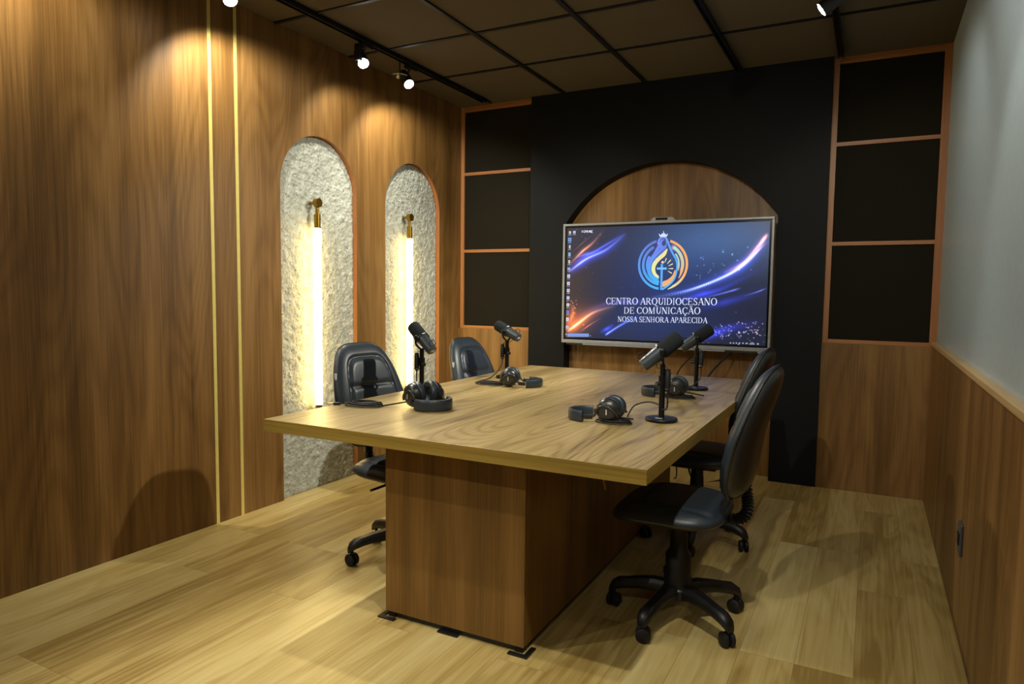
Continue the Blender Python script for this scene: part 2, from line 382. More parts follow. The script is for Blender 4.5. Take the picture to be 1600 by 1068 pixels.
# shelf-like frames holding the acoustic pads
ZS = [.969, 1.579, 2.203, 2.700]
def lattice(xa, xb, lab, sl, sr):
    r = thing('panel_frame', ((xa+xb)/2, YF, .945), lab, 'wood frame', group='wood frames around the acoustic pads'); ox, oy, oz = r.location
    L = lambda a, b: boxm((a[0]-ox, a[1]-oy, a[2]-oz), (b[0]-ox, b[1]-oy, b[2]-oz))
    y0, y1 = YF-.004, YF+.060
    obj('stile', L((xa, y0, .945), (xa+sl, y1, ZC-.001)), M['wooded'], r); obj('stile', L((xb-sr, y0, .945), (xb, y1, ZC-.001)), M['wooded'], r)
    for z0, z1 in ((.945, .969), (1.579-.012, 1.579+.012), (2.203-.012, 2.203+.012), (2.700, ZC-.001)):
        obj('rail', L((xa+sl, y0, z0), (xb-sr, y1, z1)), M['woodx'], r)
    return r
lattice(XL+.001, XBL-.001, 'wood frame with three black pads between left wood wall and black arch', .032, .004)
lattice(XBR+.001, XR-.001, 'wood frame with three black pads between black arch and white wall', .034, .040)
names = ['lowest', 'middle', 'top']
for side, (xa, xb) in (('left of the arched panel', (XL+.033, XBL-.005)), ('right of the arched panel', (XBR+.035, XR-.041))):
    for k in range(3):
        z0 = ZS[k]+(.0 if k == 0 else .012); z1 = ZS[k+1]-(.012 if k < 2 else 0)
        bm = boxm((xa+.0015, YF+.006, z0+.0015), (xb-.0015, YF+.055, z1-.0015))
        tag(obj('acoustic_pad', bm, M['foam'], bevel=.004), 'dark cloth acoustic pad, %s of the three %s' % (names[k], side), 'acoustic panel', 'acoustic pads on the back wall')

# ------------------------------------------------------------------ wall sconces in the niches
def sconce(y, z0, z1, lab):
    r = thing('wall_sconce', (XL-.025, y, z0), lab, 'wall lamp', group='tube lamps in the stone niches'); H = z1-z0; xo = .055
    obj('light_tube', lathe(bmesh.new(), [(0, 0), (.021, 0), (.023, .003), (.023, H-.003), (.021, H), (0, H)], (xo, 0, 0), n=24), M['tube'], r, smooth=True, autos=40)
    for nm, za, zb in (('end_cap', H+.0005, H+.085), ('end_cap', -.022, -.0005)):
        obj(nm, lathe(bmesh.new(), [(0, za), (.0195, za), (.0195, zb), (0, zb)], (xo, 0, 0), n=24), M['brass'], r, smooth=True, autos=40)
    for nm, s, zc in (('bracket', 1, H+.135),):
        bm = bmesh.new(); lathe(bm, [(0, 0), (.011, 0), (.011, .062), (0, .062)], (xo, 0, zc-s*.052 if s > 0 else zc-.01), n=16)
        lathe(bm, [(0, 0), (.027, .0), (.027, .03), (0, .03)], (xo-.012, 0, zc+s*.018), (1, 0, 0), n=24)
        lathe(bm, [(0, 0), (.010, 0), (.010, .05), (0, .05)], (-.004, 0, zc+s*.018), (1, 0, 0), n=16)
        obj(nm, bm, M['brass'], r, smooth=True, autos=40)
    return r
sconce(3.180, .540, 1.620, 'glowing tube wall lamp with brass ends in the nearer stone niche')
sconce(4.122, .540, 1.627, 'glowing tube wall lamp with brass ends in the farther stone niche')

# ------------------------------------------------------------------ track spotlights
def spot_lamp(pos, aim, core, spill, ang_core, lab, arm=False):
    P0 = Vector(pos); d = (Vector(aim)-P0).normalized()
    r = thing('track_spotlight', pos, lab, 'spotlight', group='track spotlights')
    back = -d*.115
    b = bmesh.new(); lathe(b, [(0, .0), (.033, .0), (.035, .006), (.035, .115), (.032, .118), (.0315, .112), (0, .112)], tuple(back-d*.0), tuple(d), n=28)
    obj('lamp_body', b, M['bar'], r, smooth=True, autos=35)
    obj('lens', lathe(bmesh.new(), [(0, 0), (.031, 0), (.0312, .002), (.020, .006), (0, .008)], tuple(d*.001), tuple(d), n=28), M['lens'], r, smooth=True)
    q = back*.55; zt = ZC-.033-P0.z
    bm = bmesh.new(); box(bm, (q.x-.014, q.y-.05, zt-.022), (q.x+.014, q.y+.05, zt)); lathe(bm, [(0, 0), (.007, 0), (.007, zt-.01-q.z), (0, zt-.01-q.z)], tuple(q), (0, 0, 1), n=12)
    box(bm, (q.x-.016, q.y-.085, zt-.115), (q.x+.016, q.y-.052, zt-.0225)) if lab.startswith('spotlight with box') else None
    # adaptor sits in the track
    for v in bm.verts:
        if v.co.z > zt-.03 or v.co.y < q.y-.051: v.co.x += min((-2.733, -.842, -.233), key=lambda c_: abs(c_-P0.x))-P0.x-q.x
    obj('track_adaptor', bm, M['bar'], r)
    for (pw, ang, bl, nm, dd) in ((core, ang_core, .8, 'core_light', d), (spill, 128, .5, 'spill_light', Vector((-.34 if pos[0] < -2 else .45, .50, -1)).normalized())):
        ld = bpy.data.lights.new(nm, 'SPOT'); ld.energy = pw; ld.spot_size = math.radians(ang); ld.spot_blend = bl; ld.color = WARM; ld.shadow_soft_size = .024
        lo = bpy.data.objects.new(nm, ld); COL.objects.link(lo); lo.parent = r; lo.location = d*.034
        lo.rotation_euler = dd.to_track_quat('-Z', 'Y').to_euler()
    return r
labs = ['spotlight with box adaptor above the nearer stone niche, left one of the bright pair', 'spotlight above the farther stone niche, right one of the bright pair',
        'spotlight at the top edge of the photo above the gold strips', 'spotlight on the left track behind the camera side', 'spotlight on the left track, next to last', 'spotlight on the left track, last from the screen',
        'spotlight with visible black cylinder body near the white wall', 'spotlight on the right track aimed at the white wall', 'spotlight on the right track over the near table end', 'added spotlight on the middle track, brightening the arched panel', 'spotlight on the middle track farther from the screen', 'spotlight on the right track, last from the screen']
for (pos, aim, c_, s_, an), lab in zip(LAMPS, labs): spot_lamp(pos, aim, c_, s_, an, lab)

fit = thing('ceiling_fitting', (-2.790, 3.715, 2.660), 'small bright three-plate fitting beside the right one of the bright spotlights', 'ceiling fitting')
for a in (20, 140, 260):
    bm = boxm((.012, -.011, -.002), (.055, .011, .002)); bm.transform(Matrix.Rotation(math.radians(a), 4, 'Z') @ Matrix.Rotation(math.radians(18), 4, 'Y')); obj('plate', bm, M['label'], fit)
obj('fitting_hub', lathe(bmesh.new(), [(0, -.012), (.011, -.012), (.011, .0), (.006, .004), (.006, .0805), (0, .0805)], n=16), M['chrome'], fit, smooth=True, autos=40)
# ------------------------------------------------------------------ table
TX0, TX1, TY0, TY1, TH = -2.0327, -.5378, 1.8547, 4.1628, .755
t = thing('conference_table', ((TX0+TX1)/2, (TY0+TY1)/2, 0), 'long wooden conference table with thick oak top on a darker box base', 'table'); ox, oy, _ = t.location
def Tb(a, b): return boxm((a[0]-ox, a[1]-oy, a[2]), (b[0]-ox, b[1]-oy, b[2]))
bm = Tb((TX0, TY0, TH-.046), (TX1, TY1, TH))
bm.faces.ensure_lookup_table()
for f in bm.faces:
    n = f.normal; f.normal_update(); n = f.normal
    f.material_index = 0 if abs(n.z) > .5 else (1 if abs(n.y) > .5 else 2)
obj('tabletop', bm, [M['table'], M['tedge'], M['tedgey']], t, bevel=.0012, seg=2)
bx0, bx1, by0, by1 = -1.6039, -1.0105, 2.0468, 3.970
bm = bmesh.new()
for (a, b) in (((bx0, by0, .024), (bx1, by0+.018, TH-.0465)), ((bx0, by1-.018, .024), (bx1, by1, TH-.0465)), ((bx0, by0+.0185, .024), (bx0+.018, by1-.0185, TH-.0465)), ((bx1-.018, by0+.0185, .024), (bx1, by1-.0185, TH-.0465))):
    box(bm, (a[0]-ox, a[1]-oy, a[2]), (b[0]-ox, b[1]-oy, b[2]))
obj('base', bm, M['wood2'], t, bevel=.001, seg=1)
obj('plinth', Tb((bx0+.012, by0+.012, .004), (bx1-.012, by1-.012, .0235)), M['bar'], t)
for fx, fy, sx, sy in ((bx0, by0, 1, 1), (bx1, by0, -1, 1), (bx0, by1, 1, -1), (bx1, by1, -1, -1)):
    bm = bmesh.new(); u0, v0 = fx-sx*.022-ox, fy-sy*.022-oy
    def bb(a, b): box(bm, (min(a[0], b[0]), min(a[1], b[1]), a[2]), (max(a[0], b[0]), max(a[1], b[1]), b[2]))
    bb((u0, v0, 0), (u0+sx*.075, v0+sy*.018, .006)); bb((u0, v0+sy*.018, 0), (u0+sx*.018, v0+sy*.075, .006))
    bb((u0+sx*.03, v0+sy*.03, 0), (u0+sx*.06, v0+sy*.06, .024))
    obj('foot', bm, M['bar'], t)
obj('foot', Tb((-1.36, by0-.012, 0), (-1.275, by0+.010, .006)), M['bar'], t)
bm = bmesh.new(); tube(bm, [(-.72-ox, 2.0-oy, TH-.046), (-.716-ox, 2.0-oy, TH-.09), (-.708-ox, 1.997-oy, TH-.118)], .0035, 8)
o = obj('hook', bm, M['brass'], t); o['label'] = 'small brass hook under the top'

# ------------------------------------------------------------------ television
TVX0, TVX1, TVZ0, TVZ1, TVY = -2.0669, -.5778, .8727, 1.7575, 4.76
tv = thing('wall_screen', ((TVX0+TVX1)/2, TVY, TVZ0), 'large silver-framed wall screen showing a blue desktop with an emblem', 'television'); ox, oy, oz = tv.location
def V3(x, z, dy=0): return (x-ox, TVY+dy-oy, z-oz)
def TVb(x0, z0, x1, z1, y0, y1): return boxm((x0-ox, y0-oy, z0-oz), (x1-ox, y1-oy, z1-oz))
bw = .0165
bm = bmesh.new()
for (x0, z0, x1, z1) in ((TVX0, TVZ0, TVX1, TVZ0+.026), (TVX0, TVZ1-bw, TVX1, TVZ1), (TVX0, TVZ0+.026, TVX0+bw, TVZ1-bw), (TVX1-bw, TVZ0+.026, TVX1, TVZ1-bw)):
    box(bm, V3(x0, z0, 0), V3(x1, z1, .03))
obj('bezel', bm, M['tvframe'], tv, bevel=.003)
obj('housing', TVb(TVX0+.01, TVZ0+.01, TVX1-.01, TVZ1-.01, TVY+.0305, TVY+.085), M['plastic'], tv, bevel=.004)
obj('wall_mount', TVb(-1.7, 1.05, -.95, 1.55, TVY+.086, YB+.10), M['steel'], tv)
for xa, xb in ((-2.03, -1.90), (-.86, -.66)): obj('speaker_slot', TVb(xa, TVZ0-.012, xb, TVZ0-.0005, TVY+.004, TVY+.028), M['bar'], tv)
for xa, xb in ((-1.895, -.865), (-.655, -.60)):
    o = obj('pen_tray', TVb(xa, TVZ0-.010, xb, TVZ0-.0005, TVY-.002, TVY+.028), M['tvframe'], tv)
bm = bmesh.new()
prof = [(-1.405, TVZ1), (-1.385, TVZ1+.022), (-1.250, TVZ1+.022), (-1.225, TVZ1)]
A = [bm.verts.new(V3(x, z, .002)) for x, z in prof]; B = [bm.verts.new(V3(x, z, .026)) for x, z in prof]
bm.faces.new(A); bm.faces.new(B)
for i in range(4): bm.faces.new((A[i], A[(i+1) % 4], B[(i+1) % 4], B[i]))
wc = obj('webcam', bm, M['tvframe'], tv); obj('lens_window', TVb(-1.365, TVZ1+.004, -1.28, TVZ1+.019, TVY-.0005, TVY+.0015), M['glassblk'], wc)
obj('screen_border', TVb(TVX0+bw+.0002, TVZ0+.0262, TVX1-bw-.0002, TVZ1-bw-.0002, TVY+.010, TVY+.0125), M['glassblk'], tv)
SX0, SX1, SZ0, SZ1 = TVX0+bw+.014, TVX1-bw-.014, TVZ0+.040, TVZ1-bw-.014
NU, NV = 420, 236
def picture():
    u, v = np.meshgrid((np.arange(NU)+.5)/NU, (np.arange(NV)+.5)/NV)          # v up
    X = 108+1340*u; top = 148-33*u; bot = 880+45*u; Y = bot-(bot-top)*v          # working units of the artwork
    def G(cx, cy, sx, sy, ang=0):
        c, s = math.cos(ang), math.sin(ang); a = (X-cx)*c+(Y-cy)*s; b = -(X-cx)*s+(Y-cy)*c
        return np.exp(-(a/sx)**2-(b/sy)**2)
    img = np.zeros((NV, NU, 3)); base = np.array([22, 26, 48.])
    img += base
    img += G(1150, 220, 520, 230)[..., None]*np.array([38, 62, 84.])
    img += G(760, 520, 420, 260)[..., None]*np.array([4, 16, 40.])
    img += G(150, 560, 200, 300)[..., None]*np.array([26, 10, -8.])
    img += G(150, 790, 170, 90, -.4)[..., None]*np.array([120, 50, 10.])
    img += G(700, 800, 500, 150)[..., None]*np.array([4, 14, 30.])
    def streak(pts, w_, col, glow=0, gcol=None, peak=.5, pw=1.2):
        P = np.array([q[:] for q in catmull([(a, b, 0) for a, b in pts], 14)])[:, :2]; n = len(P)
        best = np.full(X.shape, 1e9); tt = np.zeros(X.shape)
        for i, (a, b) in enumerate(P):
            d = (X-a)**2+(Y-b)**2; m_ = d < best; best[m_] = d[m_]; tt[m_] = i/(n-1)
        taper = np.clip(np.where(tt < peak, tt/max(peak, 1e-3), (1-tt)/max(1-peak, 1e-3)), 0, 1)**pw
        d = np.sqrt(best)
        out = (np.exp(-(d/w_)**2)*taper)[..., None]*np.array(col, float)
        if glow: out += (np.exp(-(d/glow)**2)*taper)[..., None]*np.array(gcol, float)
        return out
    img += streak([(118, 400), (220, 305), (300, 245), (385, 150)], 6, (250, 150, 100), 22, (90, 40, 20), .35)
    img += streak([(118, 330), (220, 250), (330, 165)], 4, (120, 80, 70), 0, None, .5)
    img += streak([(118, 445), (250, 355), (400, 290), (540, 180)], 7, (170, 180, 255), 32, (40, 50, 190), .25, .8)
    img += streak([(150, 390), (300, 310), (430, 240), (520, 190)], 6, (70, 80, 240), 0, None, .5)
    img += streak([(170, 345), (260, 320), (380, 290)], 9, (60, 70, 200), 0, None, .5)
    img += streak([(700, 612), (930, 575), (1130, 500), (1270, 420), (1370, 320), (1440, 200)], 9, (235, 215, 215), 36, (34, 44, 150), .62, 1.0)
    img += streak([(1180, 450), (1300, 380), (1380, 280), (1440, 190)], 8, (240, 130, 90), 22, (70, 20, 10), .75, .8)
    img += streak([(1230, 440), (1340, 350), (1446, 240)], 5, (230, 140, 110), 0, None, .6)
    img += streak([(800, 590), (960, 560), (1100, 510), (1240, 440)], 6, (110, 130, 255), 0, None, .5)
    img += streak([(880, 640), (1050, 590), (1190, 545), (1446, 400)], 16, (40, 40, 190), 0, None, .35)
    img += streak([(1000, 625), (1150, 590), (1296, 545)], 6, (110, 120, 250), 0, None, .8)
    img += streak([(1300, 600), (1380, 575), (1446, 545)], 4, (110, 120, 220), 0, None, .7)
    img += streak([(1020, 680), (1200, 640), (1446, 560)], 22, (22, 24, 110), 0, None, .5)
    img += streak([(118, 845), (210, 780), (320, 710), (480, 665)], 8, (250, 190, 150), 34, (130, 60, 20), .22, .9)
    img += streak([(120, 800), (160, 720), (140, 640)], 10, (110, 50, 20), 26, (60, 26, 8), .4)
    img += streak([(210, 850), (290, 795), (380, 745)], 4, (190, 90, 60), 0, None, .4)
    img += streak([(200, 735), (420, 650), (640, 640), (800, 610)], 16, (44, 34, 90), 0, None, .5)
    img += streak([(360, 850), (415, 822), (470, 790)], 12, (40, 60, 230), 0, None, .5)
    img += streak([(400, 866), (520, 792), (640, 735)], 5, (150, 160, 255), 10, (30, 40, 160), .12, .8)
    img += streak([(1010, 890), (1120, 850), (1260, 805), (1440, 770)], 26, (48, 44, 200), 0, None, .3)
    rs = np.random.RandomState(4)
    for cx, cy, sx, sy, n, c in ((1220, 840, 110, 34, 90, (200, 190, 230)), (1060, 440, 70, 40, 16, (90, 130, 190)), (160, 660, 50, 70, 22, (230, 130, 80)), (250, 270, 120, 70, 14, (110, 100, 190)), (1220, 350, 90, 50, 14, (150, 170, 200)), (700, 500, 420, 230, 20, (60, 70, 120)), (1340, 820, 60, 40, 24, (240, 190, 150))):
        for _ in range(n):
            a, b = cx+rs.randn()*sx, cy+rs.randn()*sy
            img += (np.exp(-((X-a)**2+(Y-b)**2)/(rs.uniform(2, 4.2)**2))*rs.uniform(.3, 1))[..., None]*np.array(c, float)
    img += G(1415, 225, 10, 26, .6)[..., None]*np.array([160, 60, 50.])
    img += G(860, 280, 16, 16)[..., None]*np.array([150, 90, 70.])
    img = np.clip(img, 0, 255)/255
    return np.where(img <= .04045, img/12.92, ((img+.055)/1.055)**2.4)
def screen_mesh():
    img = picture(); me = bpy.data.meshes.new('screen')
    xs = np.linspace(SX0, SX1, NU+1)-ox; zs = np.linspace(SZ0, SZ1, NV+1)-oz; y = TVY+.0095-oy
    gx, gz = np.meshgrid(xs, zs); co_ = np.stack([gx, np.full_like(gx, y), gz], -1).reshape(-1, 3)
    i, j = np.meshgrid(np.arange(NU), np.arange(NV)); a = (j*(NU+1)+i).ravel(); quads = np.stack([a, a+1, a+NU+2, a+NU+1], -1)
    me.vertices.add(len(co_)); me.vertices.foreach_set('co', co_.ravel()); me.loops.add(quads.size); me.loops.foreach_set('vertex_index', quads.ravel().astype(np.int32))
    me.polygons.add(len(quads)); me.polygons.foreach_set('loop_start', np.arange(0, quads.size, 4, dtype=np.int32))
    me.update(calc_edges=True); at = me.color_attributes.new('Col', 'FLOAT_COLOR', 'CORNER')
    c = np.ones((len(quads), 4, 4), np.float32); c[:, :, :3] = img.reshape(-1, 1, 3); at.data.foreach_set('color', c.ravel())
    me.materials.append(M['screen']); o = bpy.data.objects.new('screen', me); COL.objects.link(o); o.parent = tv; return o
scr = screen_mesh()
# --- flat artwork shown on the screen: polygons with a colour per corner
class Art:
    def __init__(s): s.bm = bmesh.new(); s.l = s.bm.loops.layers.float_color.new('Col'); s.z = 0
    def poly(s, pts, cols, dy=.0090):
        if not isinstance(cols, list): cols = [cols]*len(pts)
        f = s.bm.faces.new([s.bm.verts.new(V3(x, z, dy)) for x, z in pts])
        for lp, c in zip(f.loops, cols): lp[s.l] = srgb(*c)
    def build(s, name, par):
        me = bpy.data.meshes.new(name); s.bm.to_mesh(me); s.bm.free(); me.materials.append(M['screen'])
        o = bpy.data.objects.new(name, me); COL.objects.link(o); o.parent = par; return o
ECX, ECZ, ER = -1.309, 1.452, .178
def E_(x, y): return (ECX+(x-595)/245*ER, ECZ+(390-y)/245*ER)
art = Art()
def lerp(c0, c1, t_): return tuple(a+(b-a)*t_ for a, b in zip(c0, c1))
def arc(r0, r1, a0, a1, c0, c1, n=40, taper=False):
    for k in range(n):
        t0, t1 = k/n, (k+1)/n; q = []
        for tt in (t0, t1):
            a = math.radians(a0+(a1-a0)*tt); f = (1-.8*max(0, (tt-.75)/.25)) if taper else 1; ri = r0-(r0-r1)*f
            q.append(((595+r0*math.cos(a), 390-r0*math.sin(a)), (595+ri*math.cos(a), 390-ri*math.sin(a))))
        ca, cb = lerp(c0, c1, t0), lerp(c0, c1, t1)
        art.poly([E_(*q[0][0]), E_(*q[1][0]), E_(*q[1][1]), E_(*q[0][1])], [ca, cb, cb, ca])
VI, BL, CY, OR, CR, YE = (96, 112, 200), (98, 130, 232), (66, 170, 236), (240, 160, 96), (214, 220, 170), (232, 216, 140)
arc(245, 222, 106, 262, VI, CY); arc(205, 178, 118, 260, VI, CY); arc(165, 138, 148, 256, BL, CY)
arc(245, 222, 73, -18, OR, (236, 170, 100)); arc(245, 222, -18, -77, (236, 170, 100), CR, taper=True)
arc(208, 178, 58, -40, (170, 210, 200), OR, taper=True); arc(165, 150, 40, -22, (150, 205, 210), (200, 200, 150), taper=True)
def stroke(pts, w_, c0, c1, wf=None):
    P = catmull([(a, b, 0) for a, b in pts], 6); n = len(P); L = []
    for i in range(n):
        d = P[min(i+1, n-1)]-P[max(i-1, 0)]; d.normalize(); ww = w_*(wf(i/(n-1)) if wf else 1)/2
        L.append(((P[i].x-d.y*ww, P[i].y+d.x*ww), (P[i].x+d.y*ww, P[i].y-d.x*ww)))
    for i in range(n-1):
        ca, cb = lerp(c0, c1, i/n), lerp(c0, c1, (i+1)/n)
        art.poly([E_(*L[i][0]), E_(*L[i+1][0]), E_(*L[i+1][1]), E_(*L[i][1])], [ca, cb, cb, ca])
def fill(pts, col, c2=None):
    P = catmull([(a, b, 0) for a, b in pts], 5, closed=True); bmt = [(q.x, q.y) for q in P]
    ys = [q[1] for q in bmt]; lo, hi = min(ys), max(ys)
    from mathutils.geometry import tessellate_polygon
    for tri in tessellate_polygon([[Vector((a, b, 0)) for a, b in bmt]]):
        art.poly([E_(*bmt[k]) for k in tri], [lerp(col, c2 or col, (bmt[k][1]-lo)/(hi-lo)) for k in tri])
fill([(552, 190), (566, 160), (590, 146), (606, 152), (584, 172), (582, 205), (560, 240), (520, 285), (488, 330), (462, 372), (470, 330), (505, 275), (530, 228)], (110, 124, 226), BL)
fill([(578, 200), (600, 214), (620, 200), (612, 232), (580, 262), (540, 305), (505, 348), (482, 400), (482, 450), (505, 500), (560, 540), (560, 566), (510, 545), (462, 500), (440, 440), (448, 385), (480, 330), (530, 275), (566, 238)], (104, 122, 222), CY)
stroke([(546, 200), (552, 158), (574, 134), (596, 128), (622, 140), (640, 175), (662, 230), (690, 285), (720, 335), (736, 390), (732, 455), (712, 525), (668, 580), (596, 630)], 17, (120, 136, 232), (70, 176, 236))
stroke([(618, 160), (628, 190), (618, 235), (582, 275), (545, 318), (515, 352)], 10, VI, BL)
fill([(637, 238), (622, 300), (572, 345), (536, 388), (524, 430), (534, 472), (560, 500), (558, 522), (512, 496), (487, 448), (490, 392), (524, 334), (584, 286)], YE, CR)
fill([(600, 556), (648, 534), (692, 494), (716, 440), (722, 478), (700, 536), (650, 584), (600, 604)], OR, (226, 170, 120))
art.poly([E_(x, y) for x, y in ((572, 634), (584, 632), (584, 560), (598, 560), (598, 605), (598, 632))], CY)
art.poly([E_(x, y) for x, y in ((577, 385), (599, 385), (599, 632), (577, 634))], (84, 160, 236), .0088)
art.poly([E_(x, y) for x, y in ((540, 418), (636, 418), (636, 438), (540, 438))], (110, 184, 244), .0087)
for a, b in (((616, 370), (630, 330)), ((640, 383), (672, 347)), ((653, 404), (694, 383)), ((655, 429), (699, 429)), ((648, 452), (687, 474))):
    stroke([a, ((a[0]+b[0])/2, (a[1]+b[1])/2), b], 11, CR, YE, lambda q: .4+.6*q)
art.poly([E_(x, y) for x, y in ((562, 125), (548, 92), (572, 108), (583, 88), (590, 100), (596, 62), (602, 100), (610, 88), (618, 108), (640, 92), (628, 125))], (206, 214, 240))
art.poly([E_(595+13*math.cos(a), 368+13*math.sin(a)) for a in [2*PI*k/12 for k in range(12)]], (255, 190, 150))
em = art.build('emblem', scr); em['label'] = 'round blue and orange veil-and-cross emblem under a small crown'
# --- serif lettering drawn as thick and thin strokes (cap height 1)
def glyph(ch):
    R = []                                         # list of quads
    S, T, SE = .10, .042, .036                       # stem, thin, serif thickness
    def r(x0, y0, x1, y1): R.append([(x0, y0), (x1, y0), (x1, y1), (x0, y1)])
    def ln(x0, y0, x1, y1, w_): h = w_/2; R.append([(x0-h, y0), (x0+h, y0), (x1+h, y1), (x1-h, y1)])
    def stem(x, serif=(1, 1), y0=0, y1=1, w_=S):
        r(x, y0, x+w_, y1)
        if serif[0]: r(x-.07, y0, x+w_+.07, y0+SE)
        if serif[1]: r(x-.07, y1-SE, x+w_+.07, y1)
    def ell(cx, cy, rx, ry, tx, ty, a0, a1, n=18):
        for k in range(n):
            q = []
            for a in (a0+(a1-a0)*k/n, a0+(a1-a0)*(k+1)/n):
                a = math.radians(a); q.append((cx+rx*math.cos(a), cy+ry*math.sin(a))); q.append((cx+(rx-tx)*math.cos(a), cy+(ry-ty)*math.sin(a)))
            R.append([q[0], q[2], q[3], q[1]])
    if ch == 'C': ell(.42, .5, .40, .52, .14, .05, 42, 318); r(.70, .66, .735, .99); r(.70, .04, .735, .24); return R, .80
    if ch == 'E': stem(.09); r(.0, .955, .62, 1); r(.59, .78, .63, 1); r(.2, .49, .48, .535); r(.455, .40, .49, .63); r(.0, 0, .66, .045); r(.63, 0, .67, .24); return R, .73
    if ch == 'N': ln(.12, 0, .12, 1, .05); ln(.70, 0, .70, 1, .05); ln(.15, 1, .67, 0, .16); r(0, .955, .24, 1); r(0, 0, .24, .045); r(.58, .955, .82, 1); return R, .86
    if ch == 'T': stem(.27, (1, 0)); r(.02, .95, .66, 1); r(.02, .76, .055, 1); r(.625, .76, .66, 1); return R, .70
    if ch == 'R': stem(.09); ell(.30, .735, .31, .265, .14, .05, -90, 90); r(.2, .95, .31, 1); r(.2, .47, .31, .515); ln(.36, .48, .68, .0, .16); r(.60, 0, .80, .045); return R, .80
    if ch == 'O': ell(.44, .5, .42, .52, .145, .05, 0, 360, 30); return R, .90
    if ch == 'A': ln(.09, 0, .40, 1, .05); ln(.71, 0, .42, 1, .15); r(.20, .34, .60, .385); r(0, 0, .2, .045); r(.58, 0, .84, .045); return R, .82
    if ch == 'Q': ell(.44, .5, .42, .52, .145, .05, 0, 360, 30); ln(.84, -.24, .44, .02, .16); r(.78, -.25, .98, -.21); return R, .92
    if ch == 'U': r(.11, .36, .245, 1); ell(.40, .38, .29, .40, .135, .055, 180, 360); r(.64, .36, .69, 1); r(.02, .955, .33, 1); r(.54, .955, .79, 1); return R, .82
    if ch == 'I': stem(.10); return R, .36
    if ch == 'D': stem(.09); ell(.30, .5, .48, .5, .145, .045, -90, 90, 24); r(.2, .955, .31, 1); r(.2, 0, .31, .045); return R, .86
    if ch == 'S': ell(.31, .745, .245, .275, .115, .055, 30, 235); ell(.31, .255, .26, .275, .12, .055, -150, 55); ln(.42, .42, .20, .60, .20); r(.50, .70, .535, .99); r(.055, .01, .09, .31); return R, .64
    if ch == 'M': ln(.12, 0, .12, 1, .05); stem(.78); ln(.47, 0, .16, 1, .15); ln(.45, 0, .80, 1, .05); r(0, .955, .2, 1); r(0, 0, .24, .045); return R, 1.06
    if ch == 'P': stem(.09); ell(.30, .715, .32, .285, .14, .05, -90, 90); r(.2, .95, .31, 1); r(.2, .43, .31, .475); return R, .66
    if ch == 'H': stem(.09); stem(.58); r(.2, .48, .6, .525); return R, .86
    return R, .30
def write(s, xa, xb, zbase, cap, col, skew=0.0, dz=0.0):
    """fit the string between xa and xb"""
    a = Art(); items = []; x = 0
    for ch in s:
        base = {'Ç': 'C', 'Ã': 'A'}.get(ch, ch); q, wd = glyph(base); q = [list(k) for k in q]
        if ch == 'Ç': q += [[(.36, -.02), (.44, -.02), (.44, -.12), (.36, -.12)], [(.36, -.12), (.54, -.10), (.52, -.26), (.34, -.28)]]
        if ch == 'Ã': q += [[(.18, 1.08), (.24, 1.20), (.40, 1.16), (.36, 1.08)], [(.36, 1.10), (.42, 1.15), (.60, 1.20), (.56, 1.10)]]
        items.append((x, q)); x += wd+(.02 if ch != ' ' else .0)
    sc = (xb-xa)/(x-.02)
    for x0, q in items:
        for f in q:
            a.poly([(xa+(x0+px)*sc, zbase+dz*(x0+px)/x+pz*cap) for px, pz in f], col)
    o = a.build('lettering', scr); o['label'] = 'white serif words ' + s; return o
WT = (214, 220, 244)
write('CENTRO ARQUIDIOCESANO', -1.721, -.926, 1.167, .0475, WT, dz=.008)
write('DE COMUNICAÇÃO', -1.583, -1.036, 1.102, .0460, WT, dz=.010)
write('NOSSA SENHORA APARECIDA', -1.628, -.988, 1.042, .0385, WT, dz=.009)
# desktop icons, task bar and clock
art = Art()
def S_(X, Y):
    u = (X-108)/1340; top = 148-33*u; bot = 880+45*u; return (SX0+u*(SX1-SX0), SZ0+(bot-Y)/(bot-top)*(SZ1-SZ0))
def rect(X, Y, w_, h_, c, dy=.0090): art.poly([S_(X-w_/2, Y-h_/2), S_(X+w_/2, Y-h_/2), S_(X+w_/2, Y+h_/2), S_(X-w_/2, Y+h_/2)], c, dy)
IC = [(128, 176, 14, 16, (220, 226, 206)), (161, 174, 18, 16, (196, 206, 240)), (127, 224, 24, 24, (96, 160, 240)), (128, 271, 12, 20, (200, 215, 245)), (127, 322, 16, 22, (150, 190, 240)), (126, 371, 12, 20, (220, 224, 230)),
      (125, 418, 20, 14, (170, 190, 235)), (124, 467, 20, 20, (205, 220, 250)), (123, 516, 20, 20, (205, 220, 250)), (123, 564, 20, 20, (190, 214, 250)), (122, 613, 20, 18, (205, 220, 250)), (122, 660, 20, 18, (226, 224, 222)), (122, 709, 18, 18, (110, 130, 230)), (120, 758, 18, 20, (230, 234, 244)), (119, 811, 20, 18, (206, 206, 214))]
def done(nm):
    global art
    o = art.build(nm, scr); art = Art(); return o
for k, (X, Y, a_, b_, c_) in enumerate(IC):
    rect(X, Y, a_, b_, c_)
    rect(X, Y, a_*.42, b_*.42, (70, 84, 130), .0086)
    rect(X, Y+b_*.5+8, 22, 4, (150, 156, 190)); rect(X, Y+b_*.5+3.5, 2, 7, (70, 76, 110), .0091); done('desktop_icon')
rect(203, 865, 160, 20, (128, 160, 222)); rect(203, 865, 150, 9, (98, 134, 214), .0086); done('search_bar'); rect(112, 861, 8, 8, (190, 200, 225)); done('start_button'); rect(295, 869, 7, 7, (130, 150, 200)); done('taskbar_icon')
for X in (1240, 1258, 1275, 1294, 1315): rect(X, 908, 8, 7, (170, 178, 204)); done('taskbar_icon')
